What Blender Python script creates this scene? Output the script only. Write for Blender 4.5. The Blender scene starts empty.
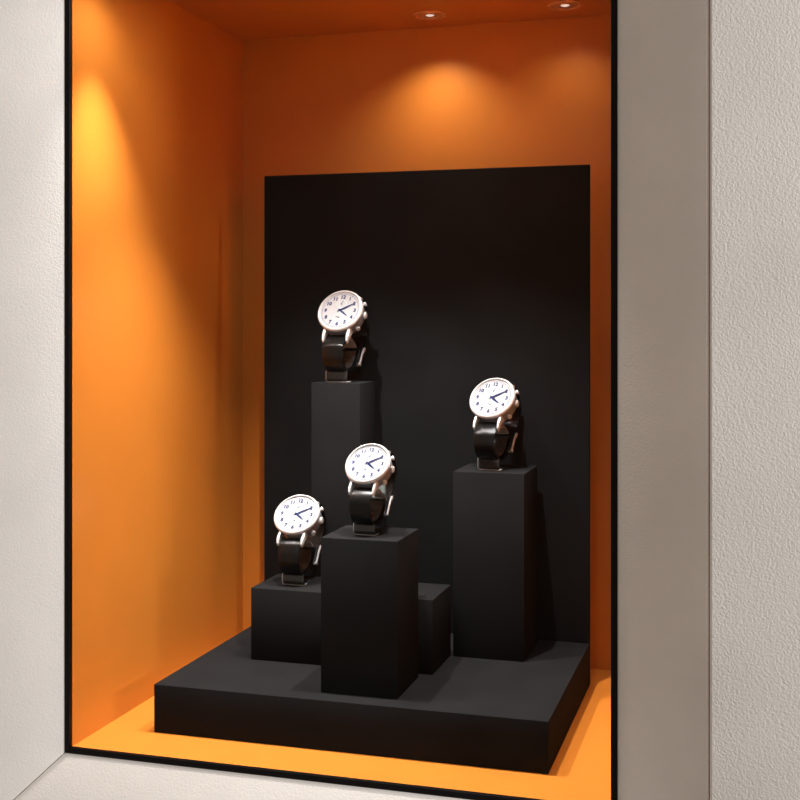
import bpy, bmesh, math
from mathutils import Vector, Matrix
from math import pi, sin, cos, radians as R_

C = bpy.context.scene.collection
SC = bpy.context.scene

# ------------------------------------------------------------------ camera
F_PX = 1215.0
HEAD = math.atan(360.0 / F_PX)          # camera heading, left of +Y
CAM = Vector((0.418, -1.2, 0.4525))
cd = bpy.data.cameras.new('camera')
cam = bpy.data.objects.new('camera', cd); C.objects.link(cam)
cd.sensor_width = 36.0; cd.lens = F_PX / 800 * 36.0
cd.shift_y = -81.0 / 800
cd.clip_start = 0.01
cam.location = CAM
cam.rotation_euler = (pi / 2, 0, HEAD)
SC.camera = cam

# ------------------------------------------------------------------ world, big lights, exposure
w = bpy.data.worlds.new('room'); SC.world = w; w.use_nodes = True
bg = w.node_tree.nodes['Background']
bg.inputs['Color'].default_value = (1.0, 0.84, 0.70, 1); bg.inputs['Strength'].default_value = 0.27


def area(name, loc, target, size, power, col, parent=None):
    l = bpy.data.lights.new(name, 'AREA'); l.shape = 'DISK'; l.size = size; l.energy = power; l.color = col
    o = bpy.data.objects.new(name, l); C.objects.link(o); o.location = loc
    d = Vector(target) - Vector(loc)
    o.rotation_euler = d.to_track_quat('-Z', 'Y').to_euler()
    return o


area('room_light_right', (2.40, -0.98, 1.00), (0.1, -0.1, 0.35), 0.30, 56.0, (0.94, 0.975, 1.0))
area('room_light_front', (0.55, -1.75, 0.95), (0.0, 0.0, 0.40), 0.12, 1.0, (1.0, 0.93, 0.87))

SC.view_settings.view_transform = 'Standard'; SC.view_settings.look = 'None'
SC.view_settings.gamma = 1.0; SC.view_settings.use_curve_mapping = False
SC.view_settings.exposure = 0.0


# ------------------------------------------------------------------ materials
def pmat(name, col, rough=0.5, metal=0.0, spec=0.5, coat=0.0, trans=0.0, ior=1.5):
    m = bpy.data.materials.new(name); m.use_nodes = True
    p = m.node_tree.nodes['Principled BSDF']
    p.inputs['Base Color'].default_value = (*col, 1)
    p.inputs['Roughness'].default_value = rough
    p.inputs['Metallic'].default_value = metal
    p.inputs['Specular IOR Level'].default_value = spec
    p.inputs['Coat Weight'].default_value = coat
    p.inputs['Transmission Weight'].default_value = trans
    p.inputs['IOR'].default_value = ior
    return m


def nd(m, kind, **kw):
    n = m.node_tree.nodes.new(kind)
    for k, v in kw.items():
        setattr(n, k, v)
    return n


def lk(m, a, b):
    m.node_tree.links.new(a, b)


def mottled(m, col_a, col_b, scale, bump=0.0, dist=0.001, detail=6.0, fine=None):
    """procedural colour variation plus a bump from noise in object space"""
    p = m.node_tree.nodes['Principled BSDF']
    tc = nd(m, 'ShaderNodeTexCoord'); nz = nd(m, 'ShaderNodeTexNoise')
    nz.inputs['Scale'].default_value = scale; nz.inputs['Detail'].default_value = detail
    lk(m, tc.outputs['Object'], nz.inputs['Vector'])
    rp = nd(m, 'ShaderNodeValToRGB')
    rp.color_ramp.elements[0].color = (*col_a, 1); rp.color_ramp.elements[0].position = 0.3
    rp.color_ramp.elements[1].color = (*col_b, 1); rp.color_ramp.elements[1].position = 0.7
    lk(m, nz.outputs['Fac'], rp.inputs['Fac']); lk(m, rp.outputs['Color'], p.inputs['Base Color'])
    if bump:
        n2 = nd(m, 'ShaderNodeTexNoise'); n2.inputs['Scale'].default_value = fine or scale * 8
        n2.inputs['Detail'].default_value = 3
        lk(m, tc.outputs['Object'], n2.inputs['Vector'])
        b = nd(m, 'ShaderNodeBump'); b.inputs['Strength'].default_value = bump; b.inputs['Distance'].default_value = dist
        lk(m, n2.outputs['Fac'], b.inputs['Height']); lk(m, b.outputs['Normal'], p.inputs['Normal'])
    return m


def leather(name, col, scale, strength, dist):
    m = pmat(name, col, 0.55, spec=0.35)
    p = m.node_tree.nodes['Principled BSDF']
    tc = nd(m, 'ShaderNodeTexCoord')
    warp = nd(m, 'ShaderNodeTexNoise'); warp.inputs['Scale'].default_value = scale * 0.55; warp.inputs['Detail'].default_value = 2
    lk(m, tc.outputs['Object'], warp.inputs['Vector'])
    mx = nd(m, 'ShaderNodeVectorMath', operation='MULTIPLY_ADD')
    lk(m, warp.outputs['Color'], mx.inputs[0])
    mx.inputs[1].default_value = (2.2 / scale,) * 3
    lk(m, tc.outputs['Object'], mx.inputs[2])
    vo = nd(m, 'ShaderNodeTexVoronoi', feature='SMOOTH_F1'); vo.inputs['Scale'].default_value = scale
    vo.inputs['Smoothness'].default_value = 0.6
    lk(m, mx.outputs['Vector'], vo.inputs['Vector'])
    fn = nd(m, 'ShaderNodeTexNoise'); fn.inputs['Scale'].default_value = scale * 1.1; fn.inputs['Detail'].default_value = 4
    lk(m, tc.outputs['Object'], fn.inputs['Vector'])
    ad = nd(m, 'ShaderNodeMath', operation='ADD')
    lk(m, vo.outputs['Distance'], ad.inputs[0]); lk(m, fn.outputs['Fac'], ad.inputs[1])
    b = nd(m, 'ShaderNodeBump'); b.inputs['Strength'].default_value = strength; b.inputs['Distance'].default_value = dist
    b.invert = True
    lk(m, ad.outputs[0], b.inputs['Height']); lk(m, b.outputs['Normal'], p.inputs['Normal'])
    big = nd(m, 'ShaderNodeTexNoise'); big.inputs['Scale'].default_value = 9; big.inputs['Detail'].default_value = 4
    lk(m, tc.outputs['Object'], big.inputs['Vector'])
    rp = nd(m, 'ShaderNodeValToRGB')
    rp.color_ramp.elements[0].color = (*[c * 0.95 for c in col], 1); rp.color_ramp.elements[0].position = 0.3
    rp.color_ramp.elements[1].color = (*[min(1, c * 1.04) for c in col], 1); rp.color_ramp.elements[1].position = 0.7
    lk(m, big.outputs['Fac'], rp.inputs['Fac']); lk(m, rp.outputs['Color'], p.inputs['Base Color'])
    return m


ORANGE = (0.52, 0.172, 0.023)
M_orange = mottled(pmat('orange_lacquer', ORANGE, 0.30, spec=0.4), tuple(c * 0.97 for c in ORANGE), tuple(c * 1.03 for c in ORANGE), 14, 0.03, 0.0004, fine=500)
M_suede = mottled(pmat('charcoal_suede', (0.0105, 0.0107, 0.0114), 0.85, spec=0.05), (0.009, 0.0092, 0.0098), (0.012, 0.0122, 0.013), 18, 0.12, 0.0005, fine=700)
M_leather = leather('pebbled_leather', (0.86, 0.815, 0.775), 480.0, 0.40, 0.0008)
M_leather_fine = leather('fine_leather', (0.86, 0.815, 0.775), 460.0, 0.32, 0.0007)
M_black = mottled(pmat('black_anodised', (0.004, 0.003, 0.003), 0.6, spec=0.15), (0.003, 0.0022, 0.0022), (0.005, 0.0035, 0.0035), 60)
M_dark = mottled(pmat('dark_gap', (0.02, 0.018, 0.017), 0.9), (0.018, 0.016, 0.015), (0.022, 0.02, 0.019), 30)
M_steel = mottled(pmat('polished_steel', (0.60, 0.60, 0.62), 0.20, metal=0.15, spec=0.8), (0.58, 0.58, 0.60), (0.62, 0.62, 0.64), 90)
M_dial = mottled(pmat('white_dial', (0.33, 0.336, 0.35), 0.9, spec=0.0), (0.32, 0.326, 0.34), (0.34, 0.346, 0.36), 70)
M_navy = mottled(pmat('navy_print', (0.02, 0.03, 0.09), 0.8, spec=0.0), (0.018, 0.028, 0.085), (0.022, 0.034, 0.1), 50)
M_grey = mottled(pmat('grey_print', (0.45, 0.46, 0.50), 0.5), (0.43, 0.44, 0.48), (0.47, 0.48, 0.52), 50)
M_strap = mottled(pmat('glossy_black_leather', (0.004, 0.004, 0.004), 0.20, spec=0.32), (0.003, 0.003, 0.003), (0.005, 0.005, 0.005), 120, 0.25, 0.0006, fine=320)
M_lining = mottled(pmat('dark_strap_lining', (0.012, 0.012, 0.012), 0.35), (0.010, 0.010, 0.010), (0.014, 0.014, 0.014), 150)
M_acryl = mottled(pmat('smoked_acrylic', (0.03, 0.03, 0.03), 0.08, spec=0.7, coat=0.4), (0.028, 0.028, 0.028), (0.034, 0.034, 0.034), 40)
M_case = mottled(pmat('brushed_case_steel', (0.20, 0.215, 0.245), 0.22, spec=0.9), (0.19, 0.205, 0.235), (0.21, 0.225, 0.255), 80)
M_clasp = mottled(pmat('brushed_clasp', (0.24, 0.26, 0.29), 0.25, spec=0.9), (0.23, 0.25, 0.28), (0.25, 0.27, 0.30), 60)
M_edge = mottled(pmat('painted_edge_gleam', (0.34, 0.34, 0.35), 0.25), (0.32, 0.32, 0.33), (0.36, 0.36, 0.37), 40)  # pale colour stands in for light glowing in the acrylic foot edges
M_ring = mottled(pmat('satin_ring', (0.55, 0.25, 0.10), 0.35), (0.53, 0.24, 0.095), (0.57, 0.26, 0.105), 40)


def emit(name, col, s):
    m = bpy.data.materials.new(name); m.use_nodes = True
    nt = m.node_tree; nt.nodes.remove(nt.nodes['Principled BSDF'])
    e = nt.nodes.new('ShaderNodeEmission'); e.inputs['Color'].default_value = (*col, 1); e.inputs['Strength'].default_value = s
    nt.links.new(e.outputs[0], nt.nodes['Material Output'].inputs['Surface'])
    return m


M_lens = emit('lamp_lens', (1.0, 0.72, 0.58), 0.85)


def pane_mat():
    m = bpy.data.materials.new('clear_pane'); m.use_nodes = True
    nt = m.node_tree; nt.nodes.remove(nt.nodes['Principled BSDF'])
    fr = nt.nodes.new('ShaderNodeFresnel'); fr.inputs['IOR'].default_value = 1.12
    ml = nt.nodes.new('ShaderNodeMath'); ml.operation = 'MULTIPLY'; ml.inputs[1].default_value = 0.6
    t = nt.nodes.new('ShaderNodeBsdfTransparent'); g = nt.nodes.new('ShaderNodeBsdfGlossy'); g.inputs['Roughness'].default_value = 0.0
    mx = nt.nodes.new('ShaderNodeMixShader')
    nt.links.new(fr.outputs[0], ml.inputs[0]); nt.links.new(ml.outputs[0], mx.inputs[0])
    nt.links.new(t.outputs[0], mx.inputs[1]); nt.links.new(g.outputs[0], mx.inputs[2])
    nt.links.new(mx.outputs[0], nt.nodes['Material Output'].inputs['Surface'])
    return m


M_pane = pane_mat()


# ------------------------------------------------------------------ helpers
def link(name, bm, m, parent=None, smooth=None):
    bmesh.ops.recalc_face_normals(bm, faces=bm.faces)
    me = bpy.data.meshes.new(name); bm.to_mesh(me); bm.free()
    me.materials.append(m)
    if smooth is not None:
        me.shade_smooth()
        me.set_sharp_from_angle(angle=R_(smooth))
    o = bpy.data.objects.new(name, me); C.objects.link(o)
    if parent:
        o.parent = parent
    return o


def struct(o):
    o['kind'] = 'structure'; return o


def tag(o, label, cat, group=None):
    o['label'] = label; o['category'] = cat
    if group:
        o['group'] = group
    return o


def empty(name, loc, rz=0.0):
    o = bpy.data.objects.new(name, None); C.objects.link(o); o.empty_display_size = 0.02
    o.location = loc; o.rotation_euler = (0, 0, rz); return o


def add_box(bm, a, b, bev=0.0, seg=2):
    t = bmesh.new()
    x0, y0, z0 = a; x1, y1, z1 = b
    vs = [t.verts.new(p) for p in ((x0, y0, z0), (x1, y0, z0), (x1, y1, z0), (x0, y1, z0), (x0, y0, z1), (x1, y0, z1), (x1, y1, z1), (x0, y1, z1))]
    for f in ((0, 3, 2, 1), (4, 5, 6, 7), (0, 1, 5, 4), (1, 2, 6, 5), (2, 3, 7, 6), (3, 0, 4, 7)):
        t.faces.new([vs[i] for i in f])
    if bev:
        bmesh.ops.bevel(t, geom=t.edges[:], offset=bev, segments=seg, affect='EDGES', profile=0.5)
    merge(bm, t)


def merge(bm, t, mat=None):
    me = bpy.data.meshes.new('tmp'); t.to_mesh(me); t.free()
    if mat:
        me.transform(mat)
    bm.from_mesh(me); bpy.data.meshes.remove(me)


def box(name, a, b, m, bev=0.0, parent=None, seg=2):
    bm = bmesh.new(); add_box(bm, a, b, bev, seg)
    return link(name, bm, m, parent, smooth=35 if bev else None)


def add_prism(bm, poly_a, poly_b, bev=0.0):
    """solid between two matching polygons"""
    t = bmesh.new()
    A = [t.verts.new(p) for p in poly_a]; B = [t.verts.new(p) for p in poly_b]
    n = len(A)
    t.faces.new(A[::-1]); t.faces.new(B)
    for i in range(n):
        t.faces.new((A[i], A[(i + 1) % n], B[(i + 1) % n], B[i]))
    bmesh.ops.recalc_face_normals(t, faces=t.faces)
    if bev:
        bmesh.ops.bevel(t, geom=t.edges[:], offset=bev, segments=2, affect='EDGES', profile=0.5)
    merge(bm, t)


def add_lathe(bm, prof, n=64, mat=None, closed=False):
    """profile (r, z) about Z"""
    t = bmesh.new(); rings = []
    for r, z in prof:
        if r < 1e-9:
            rings.append([t.verts.new((0, 0, z))])
        else:
            rings.append([t.verts.new((r * cos(2 * pi * k / n), r * sin(2 * pi * k / n), z)) for k in range(n)])
    if closed:
        rings.append(rings[0])
    for a, b in zip(rings, rings[1:]):
        for k in range(n):
            k2 = (k + 1) % n
            if len(a) == 1 and len(b) == 1:
                continue
            if len(a) == 1:
                t.faces.new((a[0], b[k], b[k2]))
            elif len(b) == 1:
                t.faces.new((a[k], a[k2], b[0]))
            else:
                t.faces.new((a[k], a[k2], b[k2], b[k]))
    merge(bm, t, mat)


def spline(pts, n=10):
    """Catmull-Rom through 2-D points"""
    P = [Vector(p) for p in pts]; P = [2 * P[0] - P[1]] + P + [2 * P[-1] - P[-2]]
    out = []
    for i in range(1, len(P) - 2):
        for k in range(n):
            t = k / n; a, b, c, d = P[i - 1:i + 3]
            out.append(0.5 * ((2 * b) + (c - a) * t + (2 * a - 5 * b + 4 * c - d) * t * t + (3 * b - a - 3 * c + d) * t ** 3))
    out.append(P[-2]); return out


def add_band(bm, path, width, thick, off=0.0, crown=0.0, nx=12):
    """band swept along a (y, z) path; its thickness grows to the left of travel (inside); width(s), s in 0..1"""
    t = bmesh.new(); rows = []
    n = len(path)
    for i, p in enumerate(path):
        a = path[max(0, i - 1)]; b = path[min(n - 1, i + 1)]
        tg = (b - a).normalized(); nr = Vector((tg.y, -tg.x))      # outward normal
        s = i / (n - 1); wd = width(s) if callable(width) else width
        th = thick(s) if callable(thick) else thick
        ring = []
        for k in range(nx + 1):
            u = -1 + 2 * k / nx
            e = (1 - abs(u) ** 3.5)
            q = p + nr * (off + th * 0.5 * (0.55 + 0.45 * e) + crown * e)
            ring.append(t.verts.new((u * wd / 2, q.x, q.y)))
        for k in range(nx, -1, -1):
            u = -1 + 2 * k / nx
            q = p + nr * (off - th * 0.5)
            ring.append(t.verts.new((u * wd / 2, q.x, q.y)))
        rows.append(ring)
    m = len(rows[0])
    for r0, r1 in zip(rows, rows[1:]):
        for k in range(m):
            t.faces.new((r0[k], r0[(k + 1) % m], r1[(k + 1) % m], r1[k]))
    t.faces.new(rows[0][::-1]); t.faces.new(rows[-1])
    merge(bm, t)


def text_bm(s, size, depth=0.004):
    cu = bpy.data.curves.new('t', 'FONT'); cu.body = s; cu.size = size; cu.align_x = 'CENTER'; cu.align_y = 'CENTER'
    cu.extrude = depth; cu.offset = size * 0.05; cu.resolution_u = 3
    o = bpy.data.objects.new('t', cu); C.objects.link(o)
    dg = bpy.context.evaluated_depsgraph_get()
    me = bpy.data.meshes.new_from_object(o.evaluated_get(dg))
    bm = bmesh.new(); bm.from_mesh(me)
    bpy.data.objects.remove(o); bpy.data.curves.remove(cu); bpy.data.meshes.remove(me)
    return bm


# ------------------------------------------------------------------ setting: the lacquered niche
XL, XR, YF, YB, ZC = -0.280, 0.2862, -0.0652, 0.3766, 0.844
T = 0.012
struct(box('floor', (XL, YF, -T), (XR, YB, 0), M_orange))
struct(box('wall_left', (XL - T, YF, -T), (XL, YB + T, ZC + T), M_orange))
struct(box('wall_right', (XR, YF, -T), (XR + T, YB + T, ZC + T), M_orange))
struct(box('wall_back', (XL, YB, -T), (XR, YB + T, ZC + T), M_orange))
# ceiling with round cut-outs for the downlights is simply flat; the lamps sit just under it
struct(box('ceiling', (XL, YF, ZC), (XR, YB, ZC + T), M_orange))

# window frame and pane
FX0, FX1, FZ0, FZ1, FYF, FYB = -0.286, 0.2921, -0.0055, 0.850, -0.071, -0.0652
win = empty('window_1', (0.003, FYF, FZ0)); struct(win)
wl = Vector(win.location)


def rel(p):
    return (p[0] - wl.x, p[1] - wl.y, p[2] - wl.z)


bm = bmesh.new()
fw = 0.0060
add_box(bm, rel((FX0, FYF, FZ0)), rel((FX0 + fw, FYB, FZ1)), 0.0006)
add_box(bm, rel((FX1 - fw, FYF, FZ0)), rel((FX1, FYB, FZ1)), 0.0006)
add_box(bm, rel((FX0 + fw, FYF, FZ0)), rel((FX1 - fw, FYB, FZ0 + fw)), 0.0006)
add_box(bm, rel((FX0 + fw, FYF, FZ1 - fw)), rel((FX1 - fw, FYB, FZ1)), 0.0006)
link('frame', bm, M_black, win, 35)
bm = bmesh.new(); add_box(bm, rel((FX0 + fw, -0.0690, FZ0 + fw)), rel((FX1 - fw, -0.0675, FZ1 - fw)))
link('pane', bm, M_pane, win)

# splayed leather reveal: four mitred boards round the frame
TS, DS = 0.081, 0.045
g = 0.00045
yi, yo, back = FYF + 0.001, FYF + 0.001 - DS, -0.055
LI, LO, RI, RO = FX0, FX0 - TS, FX1, FX1 + TS
BI, BO, TI, TO = FZ0, FZ0 - TS, FZ1, FZ1 + TS


def board(name, pi0, pi1, po0, po1, mat, gap_dir):
    gd = Vector(gap_dir) * g
    A = [Vector(p) for p in (pi0, pi1, po1, po0)]
    A = [A[0] + gd, A[1] - gd, A[2] - gd, A[3] + gd]
    B = [Vector((p.x, back, p.z)) for p in A]
    bm_ = bmesh.new(); add_prism(bm_, A, B, 0.0005)
    return struct(link(name, bm_, mat, None, 35))


board('trim_1', (LI, yi, BI), (LI, yi, TI), (LO, yo, BO), (LO, yo, TO), M_leather_fine, (0, 0, 1))
board('trim_2', (RI, yi, BI), (RI, yi, TI), (RO, yo, BO), (RO, yo, TO), M_leather_fine, (0, 0, 1))
board('trim_3', (LI, yi, BI), (RI, yi, BI), (LO, yo, BO), (RO, yo, BO), M_leather_fine, (1, 0, 0))
board('trim_4', (LI, yi, TI), (RI, yi, TI), (LO, yo, TO), (RO, yo, TO), M_leather_fine, (1, 0, 0))

# thin bead between the reveal and the padded facing
bw = 0.0075
bm = bmesh.new()
for x0, x1 in ((LO - bw - 0.004, LO - 0.0006), (RO, RO + bw + 0.004)):
    add_box(bm, (x0, yo + 0.004, BO - bw), (x1, -0.055, TO + bw), 0.0005)
add_box(bm, (LO, yo + 0.001, BO - bw - 0.004), (RO, -0.055, BO - 0.0006), 0.0005)
add_box(bm, (LO, yo + 0.001, TO + 0.0006), (RO, -0.055, TO + bw + 0.004), 0.0005)
add_box(bm, (RO, yo - 0.0006, BO), (RO + 0.0024, yo + 0.006, TO), 0.0006)
add_box(bm, (LO - 0.0024, yo - 0.0006, BO), (LO, yo + 0.006, TO), 0.0006)
struct(link('trim_5', bm, M_leather_fine, None, 35))

# padded leather facing of the wall round the window
FY = yo - 0.010
SX = 0.3768
struct(box('wall_front', (SX, FY, -0.35), (1.15, -0.055, 1.15), M_leather, 0.0022, seg=4))
struct(box('wall_front_left', (-0.95, FY, -0.35), (LO - bw, -0.055, 1.15), M_leather, 0.0022, seg=4))
struct(box('wall_front_bottom', (LO - bw + 0.001, FY, -0.35), (SX - 0.001, -0.055, BO - bw), M_leather, 0.0022, seg=4))
struct(box('wall_front_top', (LO - bw + 0.001, FY, TO + bw), (SX - 0.001, -0.055, 1.15), M_leather, 0.0022, seg=4))
# dark carcass behind boards (closes the mitre gaps)
bm = bmesh.new()
add_box(bm, (-0.95, -0.0548, -0.35), (XL - T - 0.0005, -0.045, 1.15)); add_box(bm, (XR + T + 0.0005, -0.0548, -0.35), (1.15, -0.045, 1.15))
add_box(bm, (XL - T, -0.0548, -0.35), (XR + T, -0.045, -T - 0.0005)); add_box(bm, (XL - T, -0.0548, ZC + T + 0.0005), (XR + T, -0.045, 1.15))
struct(link('wall_front_backing', bm, M_dark))


# ------------------------------------------------------------------ downlights
def make_downlight(loc):
    t = empty('downlight', loc)
    bm_ = bmesh.new()
    add_lathe(bm_, [(0.0165, -0.0004), (0.0178, -0.0020), (0.0210, -0.0014), (0.0220, 0.0), (0.0165, 0.0)], 40, closed=True)
    link('trim_ring', bm_, M_ring, t, 40)
    bm_ = bmesh.new(); add_lathe(bm_, [(0.0056, -0.0006), (0.0165, -0.0003), (0.0165, 0.0), (0.0056, 0.0)], 40, closed=True)
    link('baffle', bm_, M_ring, t, 40)
    bm_ = bmesh.new(); add_lathe(bm_, [(0, -0.0016), (0.0035, -0.0014), (0.0056, -0.0006), (0.0056, 0.0), (0, 0.0)], 32)
    link('lens', bm_, M_lens, t, 40)
    return t


def copy_tree(o, parent=None):
    c = o.copy(); C.objects.link(c)
    if parent:
        c.parent = parent
    for ch in list(o.children):
        copy_tree(ch, c)
    return c


LAMPS = [  # x, y, power, cone, blend, aim, label
    (0.0105, 0.311, 2.1, 122, 1.0, (0, 0.0), 'small recessed downlight above the black back panel, left of the two in view'),
    (0.1849, 0.311, 0.45, 130, 1.0, (0, 0), 'small recessed downlight close to the right frame edge, right of the two in view'),
    (-0.2080, -0.030, 24.0, 64, 1.0, (-0.01, 0.03), 'recessed front row downlight above the left orange wall'),
    (-0.0780, 0.035, 28.0, 75, 0.8, (0, 0.03), 'recessed front row downlight, second from the left orange wall'),
    (0.0970, 0.035, 28.0, 75, 0.8, (0, 0.03), 'recessed front row downlight, third from the left orange wall'),
    (0.2200, 0.040, 20.0, 100, 1.0, (0.60, 0.0), 'recessed front row downlight beside the right orange wall'),
]
dl0 = None
for x, y, pw, cone, bl, (tx, ty), lab in LAMPS:
    d = make_downlight((x, y, ZC)) if dl0 is None else copy_tree(dl0)
    dl0 = dl0 or d
    d.location = (x, y, ZC)
    tag(d, lab, 'ceiling light', 'recessed downlights in the niche ceiling')
for x, y, pw, cone, bl, (tx, ty), lab in LAMPS:
    l = bpy.data.lights.new('downlight_beam', 'SPOT'); l.energy = pw; l.color = (1.0, 0.95, 0.89)
    l.spot_size = R_(cone); l.spot_blend = bl; l.shadow_soft_size = 0.004
    lo = bpy.data.objects.new('downlight_beam', l); C.objects.link(lo)
    lo.location = (x, y, ZC - 0.006)
    lo.rotation_euler = Vector((tx, ty, -0.8)).to_track_quat('-Z', 'Y').to_euler()
    if x < -0.2:                                # this lamp also spills widely on the wall beside it
        l2 = l.copy(); l2.energy = 1.6; l2.spot_size = R_(150); l2.spot_blend = 1.0
        sp = bpy.data.objects.new('downlight_spill', l2); C.objects.link(sp)
        sp.location = lo.location; sp.rotation_euler = (0, 0, 0)

# ------------------------------------------------------------------ display blocks
BV = 0.0006
tag(box('display_plinth', (-0.2182, -0.001, 0.0), (0.2165, 0.3085, 0.0525), M_suede, BV),
    'wide low charcoal suede plinth standing on the orange floor under all the blocks', 'display plinth')
tag(box('back_panel', (-0.2157, 0.3014, 0.0525), (0.2167, 0.3085, 0.643), M_suede, BV),
    'tall upright black suede panel standing behind the blocks on the plinth', 'display panel')
GRP = 'charcoal suede display blocks on the plinth'
tag(box('display_block', (-0.1555, 0.1190, 0.0525), (0.0655, 0.2020, 0.1367), M_suede, BV),
    'long low charcoal block lying across the plinth behind the front square pillar', 'display block', GRP)
tag(box('display_block', (-0.0330, 0.0235, 0.0525), (0.0525, 0.1060, 0.2185), M_suede, BV),
    'charcoal square pillar nearest the viewer, standing at the front of the plinth', 'display block', GRP)
tag(box('display_block', (0.0690, 0.1990, 0.0525), (0.1545, 0.2860, 0.2717), M_suede, BV),
    'charcoal square pillar alone on the right side of the plinth, before the panel', 'display block', GRP)
tag(box('display_block', (-0.1180, 0.2200, 0.0525), (-0.0541, 0.2800, 0.3732), M_suede, BV),
    'slender tallest charcoal pillar rising behind the long low block', 'display block', GRP)

# ------------------------------------------------------------------ watch (unit: bezel radius = 1)
ZD = 2.95                                      # dial centre above the foot
UP = Matrix.Translation((0, 0, ZD))


def wlink(name, bm_, m, parent, mat=None, smooth=35):
    if mat is not None:
        bmesh.ops.transform(bm_, matrix=mat, verts=bm_.verts)
    return link(name, bm_, m, parent, smooth)


def flat_disc_ring(bm_, r0, r1, z, h, n=96):
    add_lathe(bm_, [(r0, z), (r1, z), (r1, z + h), (r0, z + h)], n, closed=True)


def bar(bm_, p, ang, l0, l1, w0, w1, z, h):
    """tapered hand from l0 to l1 along ang (clockwise from twelve)"""
    d = Vector((sin(ang), cos(ang), 0)); q = Vector((d.y, -d.x, 0)); p = Vector((*p, 0))
    pts = [p + d * l0 - q * w0, p + d * l0 + q * w0, p + d * l1 + q * w1, p + d * l1 - q * w1]
    add_prism(bm_, [v + Vector((0, 0, z)) for v in pts], [v + Vector((0, 0, z + h)) for v in pts])


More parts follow.
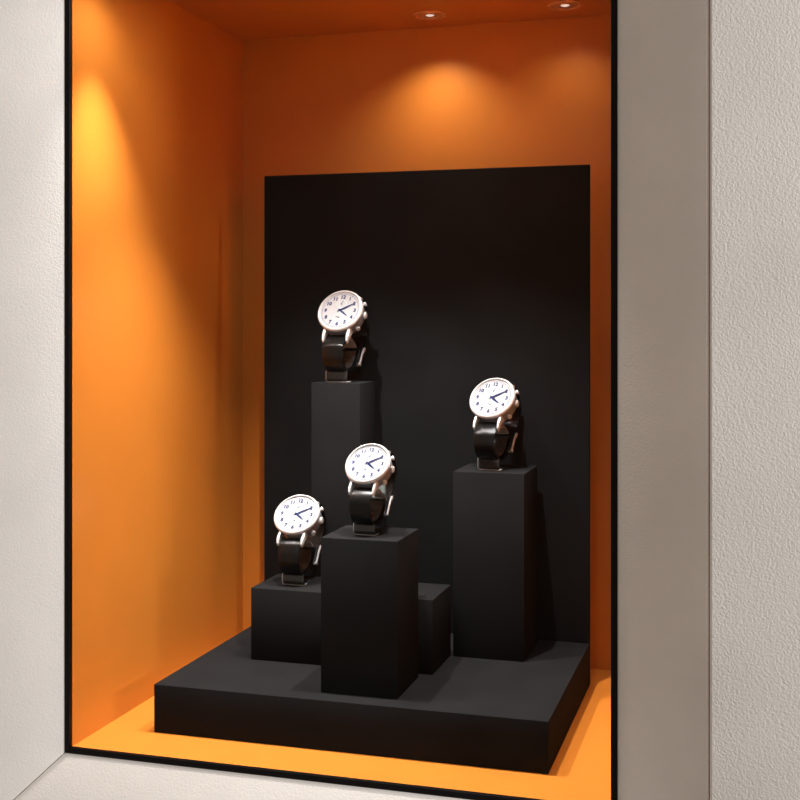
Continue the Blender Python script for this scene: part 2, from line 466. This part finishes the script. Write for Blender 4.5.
def make_watch(tilt):
    th = R_(tilt)
    D = Matrix(((1, 0, 0, 0), (0, sin(th), -cos(th), 0), (0, cos(th), sin(th), 0), (0, 0, 0, 1)))   # three, twelve, normal as columns
    DM = UP @ D

    def yz(tw, n):                              # a point of the dial's mid plane as (y, z)
        return (tw * sin(th) - n * cos(th), tw * cos(th) + n * sin(th))
    t = empty('wristwatch', (0, 0, 0))
    # case
    bm_ = bmesh.new()
    add_lathe(bm_, [(0, -0.74), (0.72, -0.74), (0.86, -0.66), (0.93, -0.58), (0.945, -0.40), (0.94, -0.22), (0.91, -0.15), (0.90, -0.03), (0, -0.03)], 96)
    case = wlink('case', bm_, M_case, t, DM, 30)
    for sx in (-1, 1):
        for sy in (-1, 1):
            prof = [(0.62, -0.12), (0.90, -0.10), (1.18, -0.10), (1.36, -0.17), (1.42, -0.30), (1.35, -0.37), (1.12, -0.34), (0.95, -0.44), (0.62, -0.52)]
            if sy > 0:
                prof = [(0.62, -0.16), (0.80, -0.26), (0.92, -0.38), (1.01, -0.54), (1.03, -0.68), (0.96, -0.70), (0.86, -0.60), (0.62, -0.58)]
            xa, xb = (0.485, 0.585)
            bm_ = bmesh.new()
            add_prism(bm_, [(sx * xa, sy * a, b) for a, b in prof], [(sx * xb * (0.97 if a > 1.2 else 1.0), sy * a, b) for a, b in prof], 0.02)
            wlink('lug', bm_, M_steel, case, DM, 40)
    # bezel
    bm_ = bmesh.new()
    add_lathe(bm_, [(0.87, -0.04), (0.945, -0.17), (0.985, -0.12), (1.0, -0.06), (0.985, 0.0), (0.95, 0.045), (0.915, 0.055), (0.885, 0.03)], 96, closed=True)
    wlink('bezel', bm_, M_steel, t, DM, 45)
    # dial
    bm_ = bmesh.new(); add_lathe(bm_, [(0, -0.03), (0.885, -0.03), (0.885, -0.012), (0, -0.012)], 96)
    dial = wlink('dial', bm_, M_dial, t, DM)
    zt = -0.0118
    for h in range(1, 13):
        a = h * pi / 6
        bm_ = text_bm(str(h), 0.228, 0.002)
        bmesh.ops.transform(bm_, matrix=DM @ Matrix.Translation((0.655 * sin(a), 0.655 * cos(a), zt + 0.002)) @ Matrix.Diagonal((1.0, 1.0, 1, 1)), verts=bm_.verts)
        link('numeral', bm_, M_navy, dial)
    bm_ = bmesh.new(); flat_disc_ring(bm_, 0.800, 0.812, zt, 0.003)
    for k in range(60):
        bar(bm_, (0, 0), k * pi / 30, 0.765 if k % 5 else 0.745, 0.80, 0.004, 0.004, zt, 0.003)
    wlink('minute_track', bm_, M_navy, dial, DM)
    for cy in (0.33, -0.33):
        bm_ = bmesh.new(); add_lathe(bm_, [(0.205, zt), (0.215, zt), (0.215, zt + 0.003), (0.205, zt + 0.003)], 48, Matrix.Translation((0, cy, 0)), closed=True)
        for k in range(12):
            bar(bm_, (0, cy), k * pi / 6, 0.165, 0.195, 0.006, 0.006, zt, 0.003)
        wlink('subdial_ring', bm_, M_grey, dial, DM)
        bm_ = bmesh.new(); bar(bm_, (0, cy), 0.35 if cy > 0 else -1.2, -0.05, 0.17, 0.014, 0.006, zt + 0.004, 0.004)
        add_lathe(bm_, [(0, zt + 0.003), (0.025, zt + 0.003), (0.025, zt + 0.012), (0, zt + 0.012)], 16, Matrix.Translation((0, cy, 0)))
        wlink('subdial_hand', bm_, M_navy, dial, DM)
    # hands
    bm_ = bmesh.new(); bar(bm_, (0, 0), R_(126), -0.10, 0.16, 0.024, 0.046, zt + 0.018, 0.006); bar(bm_, (0, 0), R_(126), 0.16, 0.46, 0.046, 0.012, zt + 0.018, 0.006)
    wlink('hour_hand', bm_, M_navy, t, DM)
    bm_ = bmesh.new(); bar(bm_, (0, 0), R_(60), -0.12, 0.25, 0.022, 0.040, zt + 0.028, 0.006); bar(bm_, (0, 0), R_(60), 0.25, 0.68, 0.040, 0.012, zt + 0.028, 0.006)
    wlink('minute_hand', bm_, M_navy, t, DM)
    bm_ = bmesh.new(); bar(bm_, (0, 0), R_(-14), -0.22, 0.74, 0.008, 0.004, zt + 0.040, 0.004)
    wlink('chronograph_hand', bm_, M_grey, t, DM)
    bm_ = bmesh.new(); add_lathe(bm_, [(0, zt), (0.045, zt), (0.045, zt + 0.05), (0.02, zt + 0.06), (0, zt + 0.06)], 24)
    wlink('hand_hub', bm_, M_navy, t, DM)
    # crown and pushers
    rx = Matrix.Rotation(pi / 2, 4, 'Y')
    bm_ = bmesh.new()
    prof = [(0, 0.84), (0.06, 0.84), (0.06, 0.93), (0.125, 0.94), (0.135, 0.96), (0.135, 1.02), (0.115, 1.05), (0, 1.06)]
    add_lathe(bm_, prof, 28, rx)
    for k in range(14):
        a = 2 * pi * k / 14
        add_box(bm_, (0.955, 0.13 * cos(a) - 0.010, 0.13 * sin(a) - 0.010), (1.03, 0.13 * cos(a) + 0.010, 0.13 * sin(a) + 0.010))
    wlink('crown', bm_, M_steel, t, DM @ Matrix.Translation((0, 0, -0.40)))
    for a in (33, -38):
        bm_ = bmesh.new()
        add_lathe(bm_, [(0, 0.86), (0.055, 0.86), (0.055, 1.0), (0.095, 1.005), (0.10, 1.06), (0.085, 1.09), (0, 1.10)], 24, rx)
        wlink('pusher', bm_, M_steel, t, DM @ Matrix.Translation((0, 0, -0.40)) @ Matrix.Rotation(R_(a), 4, 'Z'))
    # straps: (y, z) relative to the dial centre
    low = spline([yz(-0.98, -0.48), yz(-1.25, -0.30), (-0.79, -1.42), (-0.83, -1.65), (-0.80, -1.95), (-0.60, -2.30), (-0.22, -2.52), (0.22, -2.55), (0.64, -2.38), (0.98, -2.05), (1.22, -1.66)], 8)
    q = (tilt - 33.5) / 9 * 0.16
    up = spline([yz(0.95, -0.62), (1.34, 0.42 - q), (1.64, 0.32 - q), (1.90, 0.10 - q), (2.06, -0.17 - q * 0.6), (2.14, -0.50), (2.02, -1.00), (1.72, -1.42), (1.36, -1.74), (1.16, -2.02), (0.98, -2.25)], 8)
    bm_ = bmesh.new(); add_band(bm_, low, lambda s: 0.94 - 0.12 * s, lambda s: 0.17 - 0.07 * s)
    lo_ = wlink('lower_strap', bm_, M_strap, t, UP, 50)
    # travel reversed for the upper strap so that its outside faces out
    bm_ = bmesh.new(); add_band(bm_, up[::-1], lambda s: 0.80 + 0.14 * s, lambda s: 0.10 + 0.07 * s, off=0.02)
    us = wlink('upper_strap', bm_, M_strap, t, UP, 50)
    # keeper loop round the upper strap
    i = len(up) - 42
    bm_ = bmesh.new(); add_band(bm_, up[i:i + 6][::-1], 0.92, 0.24, off=0.02)
    wlink('keeper', bm_, M_strap, us, UP, 50)
    # buckle: a curved steel frame over the strap at the back
    seg = up[-22:]
    bm_ = bmesh.new()
    for sx in (-1, 1):
        b2 = bmesh.new(); add_band(b2, seg[::-1], 0.07, 0.09, off=0.06, nx=4)
        merge(bm_, b2, Matrix.Translation((sx * 0.47, 0, 0)))
    add_band(bm_, seg[:4][::-1], 1.0, 0.08, off=0.12, nx=4)
    add_band(bm_, seg[-4:][::-1], 1.0, 0.08, off=0.12, nx=4)
    wlink('buckle', bm_, M_steel, us, UP, 50)
    # folded clasp leaf inside the loop
    leaf = spline([(-0.10, -1.20), (0.30, -1.16), (0.70, -1.28), (1.10, -1.55)], 6)
    bm_ = bmesh.new(); add_band(bm_, leaf, 0.62, 0.07, nx=6)
    add_box(bm_, (-0.40, 0.05, -1.27), (0.44, 0.30, -1.10), 0.03)
    wlink('clasp', bm_, M_clasp, t, UP, 50)
    return t


def make_stand():
    t = empty('watch_stand', (0, 0, 0))
    ring = spline([(-0.58, -1.40), (-0.66, -1.70), (-0.60, -2.02), (-0.40, -2.28), (-0.08, -2.41), (0.24, -2.40), (0.55, -2.26), (0.82, -2.00), (1.00, -1.70)], 8)
    bm_ = bmesh.new(); add_band(bm_, ring, 0.62, 0.06, nx=6)
    wlink('cuff_ring', bm_, M_acryl, t, UP, 50)
    nk = spline([(-0.34, -2.46), (-0.36, -2.66), (-0.36, -2.82), (-0.30, -2.905), (-0.18, -2.922), (0.10, -2.922), (0.55, -2.922)], 6)
    bm_ = bmesh.new(); add_band(bm_, nk, 0.93, 0.05, nx=4)
    ft = wlink('foot', bm_, M_acryl, t, UP, 60)
    line = [Vector((-0.475, p.x - 0.03, p.y)) for p in nk[:19]] + [Vector((-0.44, -0.37, -2.93))]
    line = [Vector((-0.472, -0.36, -2.46)), Vector((-0.472, -0.385, -2.66)), Vector((-0.472, -0.385, -2.82)), Vector((-0.455, -0.37, -2.90)), Vector((-0.41, -0.35, -2.93)),
            Vector((0.38, -0.35, -2.93)), Vector((0.44, -0.33, -2.925)), Vector((0.472, -0.25, -2.92)), Vector((0.472, 0.0, -2.92))]
    bm_ = bmesh.new()  # thin tube along the foot outline carries the painted gleam
    t2 = bmesh.new(); rows = []
    for i, p in enumerate(line):
        tg = (line[min(i + 1, len(line) - 1)] - line[max(i - 1, 0)]).normalized()
        a = tg.orthogonal().normalized() if i == 0 else (rows_n - tg * rows_n.dot(tg)).normalized()
        rows_n = a; b = tg.cross(a)
        rows.append([t2.verts.new(p + (a * cos(k * pi / 4) + b * sin(k * pi / 4)) * 0.022) for k in range(8)])
    for r0, r1 in zip(rows, rows[1:]):
        for k in range(8):
            t2.faces.new((r0[k], r0[(k + 1) % 8], r1[(k + 1) % 8], r1[k]))
    t2.faces.new(rows[0][::-1]); t2.faces.new(rows[-1])
    merge(bm_, t2)
    e = wlink('painted_edge_gleam', bm_, M_edge, ft, UP, 60); e['label'] = 'polished edge of the foot with its gleam painted pale'
    return t


WATCHES = [  # dial-centre pixel, foot plane height, foot depth y, labels
    (340.8, 310.3, 0.3732, 0.244, 'white-dial steel chronograph with black leather strap on the slender tallest pillar',
     'small glossy black watch stand on top of the slender tallest pillar'),
    (492.7, 397.5, 0.2717, 0.232, 'white-dial steel chronograph with black leather strap on the right-hand pillar',
     'small glossy black watch stand on top of the right-hand pillar'),
    (368.4, 463.0, 0.2185, 0.058, 'white-dial steel chronograph with black leather strap on the front square pillar',
     'small glossy black watch stand on top of the front square pillar'),
    (297.3, 513.9, 0.1367, 0.155, 'white-dial steel chronograph with black leather strap on the long low block',
     'small glossy black watch stand on the left end of the long low block'),
]
rt = Vector((cos(HEAD), sin(HEAD), 0)); fwd = Vector((-sin(HEAD), cos(HEAD), 0))
w0 = s0 = None
for u, v, zt, y, lab, slab in WATCHES:
    ray = fwd + rt * ((u - 0.8 - 400) / F_PX)
    k = (y - CAM.y) / ray.y                         # depth along the view axis
    x = CAM.x + ray.x * k
    zd = CAM.z - (v - 319) / F_PX * k
    sc = 24.0 * k / F_PX
    st = make_stand() if s0 is None else copy_tree(s0); s0 = s0 or st
    wt = make_watch(33.5 + math.degrees(math.atan((v - 319) / F_PX)))
    yaw = HEAD - math.atan((u - 400) / F_PX) - R_(22.6)
    print('watch', u, 'scale', sc, 'height ratio', (zd - zt) / sc)
    for o in (st, wt):
        o.location = (x, y, zt); o.rotation_euler = (0, 0, yaw); o.scale = (sc, sc, (zd - zt) / ZD)
    tag(wt, lab, 'watch', 'chronograph wristwatches on display'); tag(st, slab, 'watch stand', 'watch stands on the blocks')
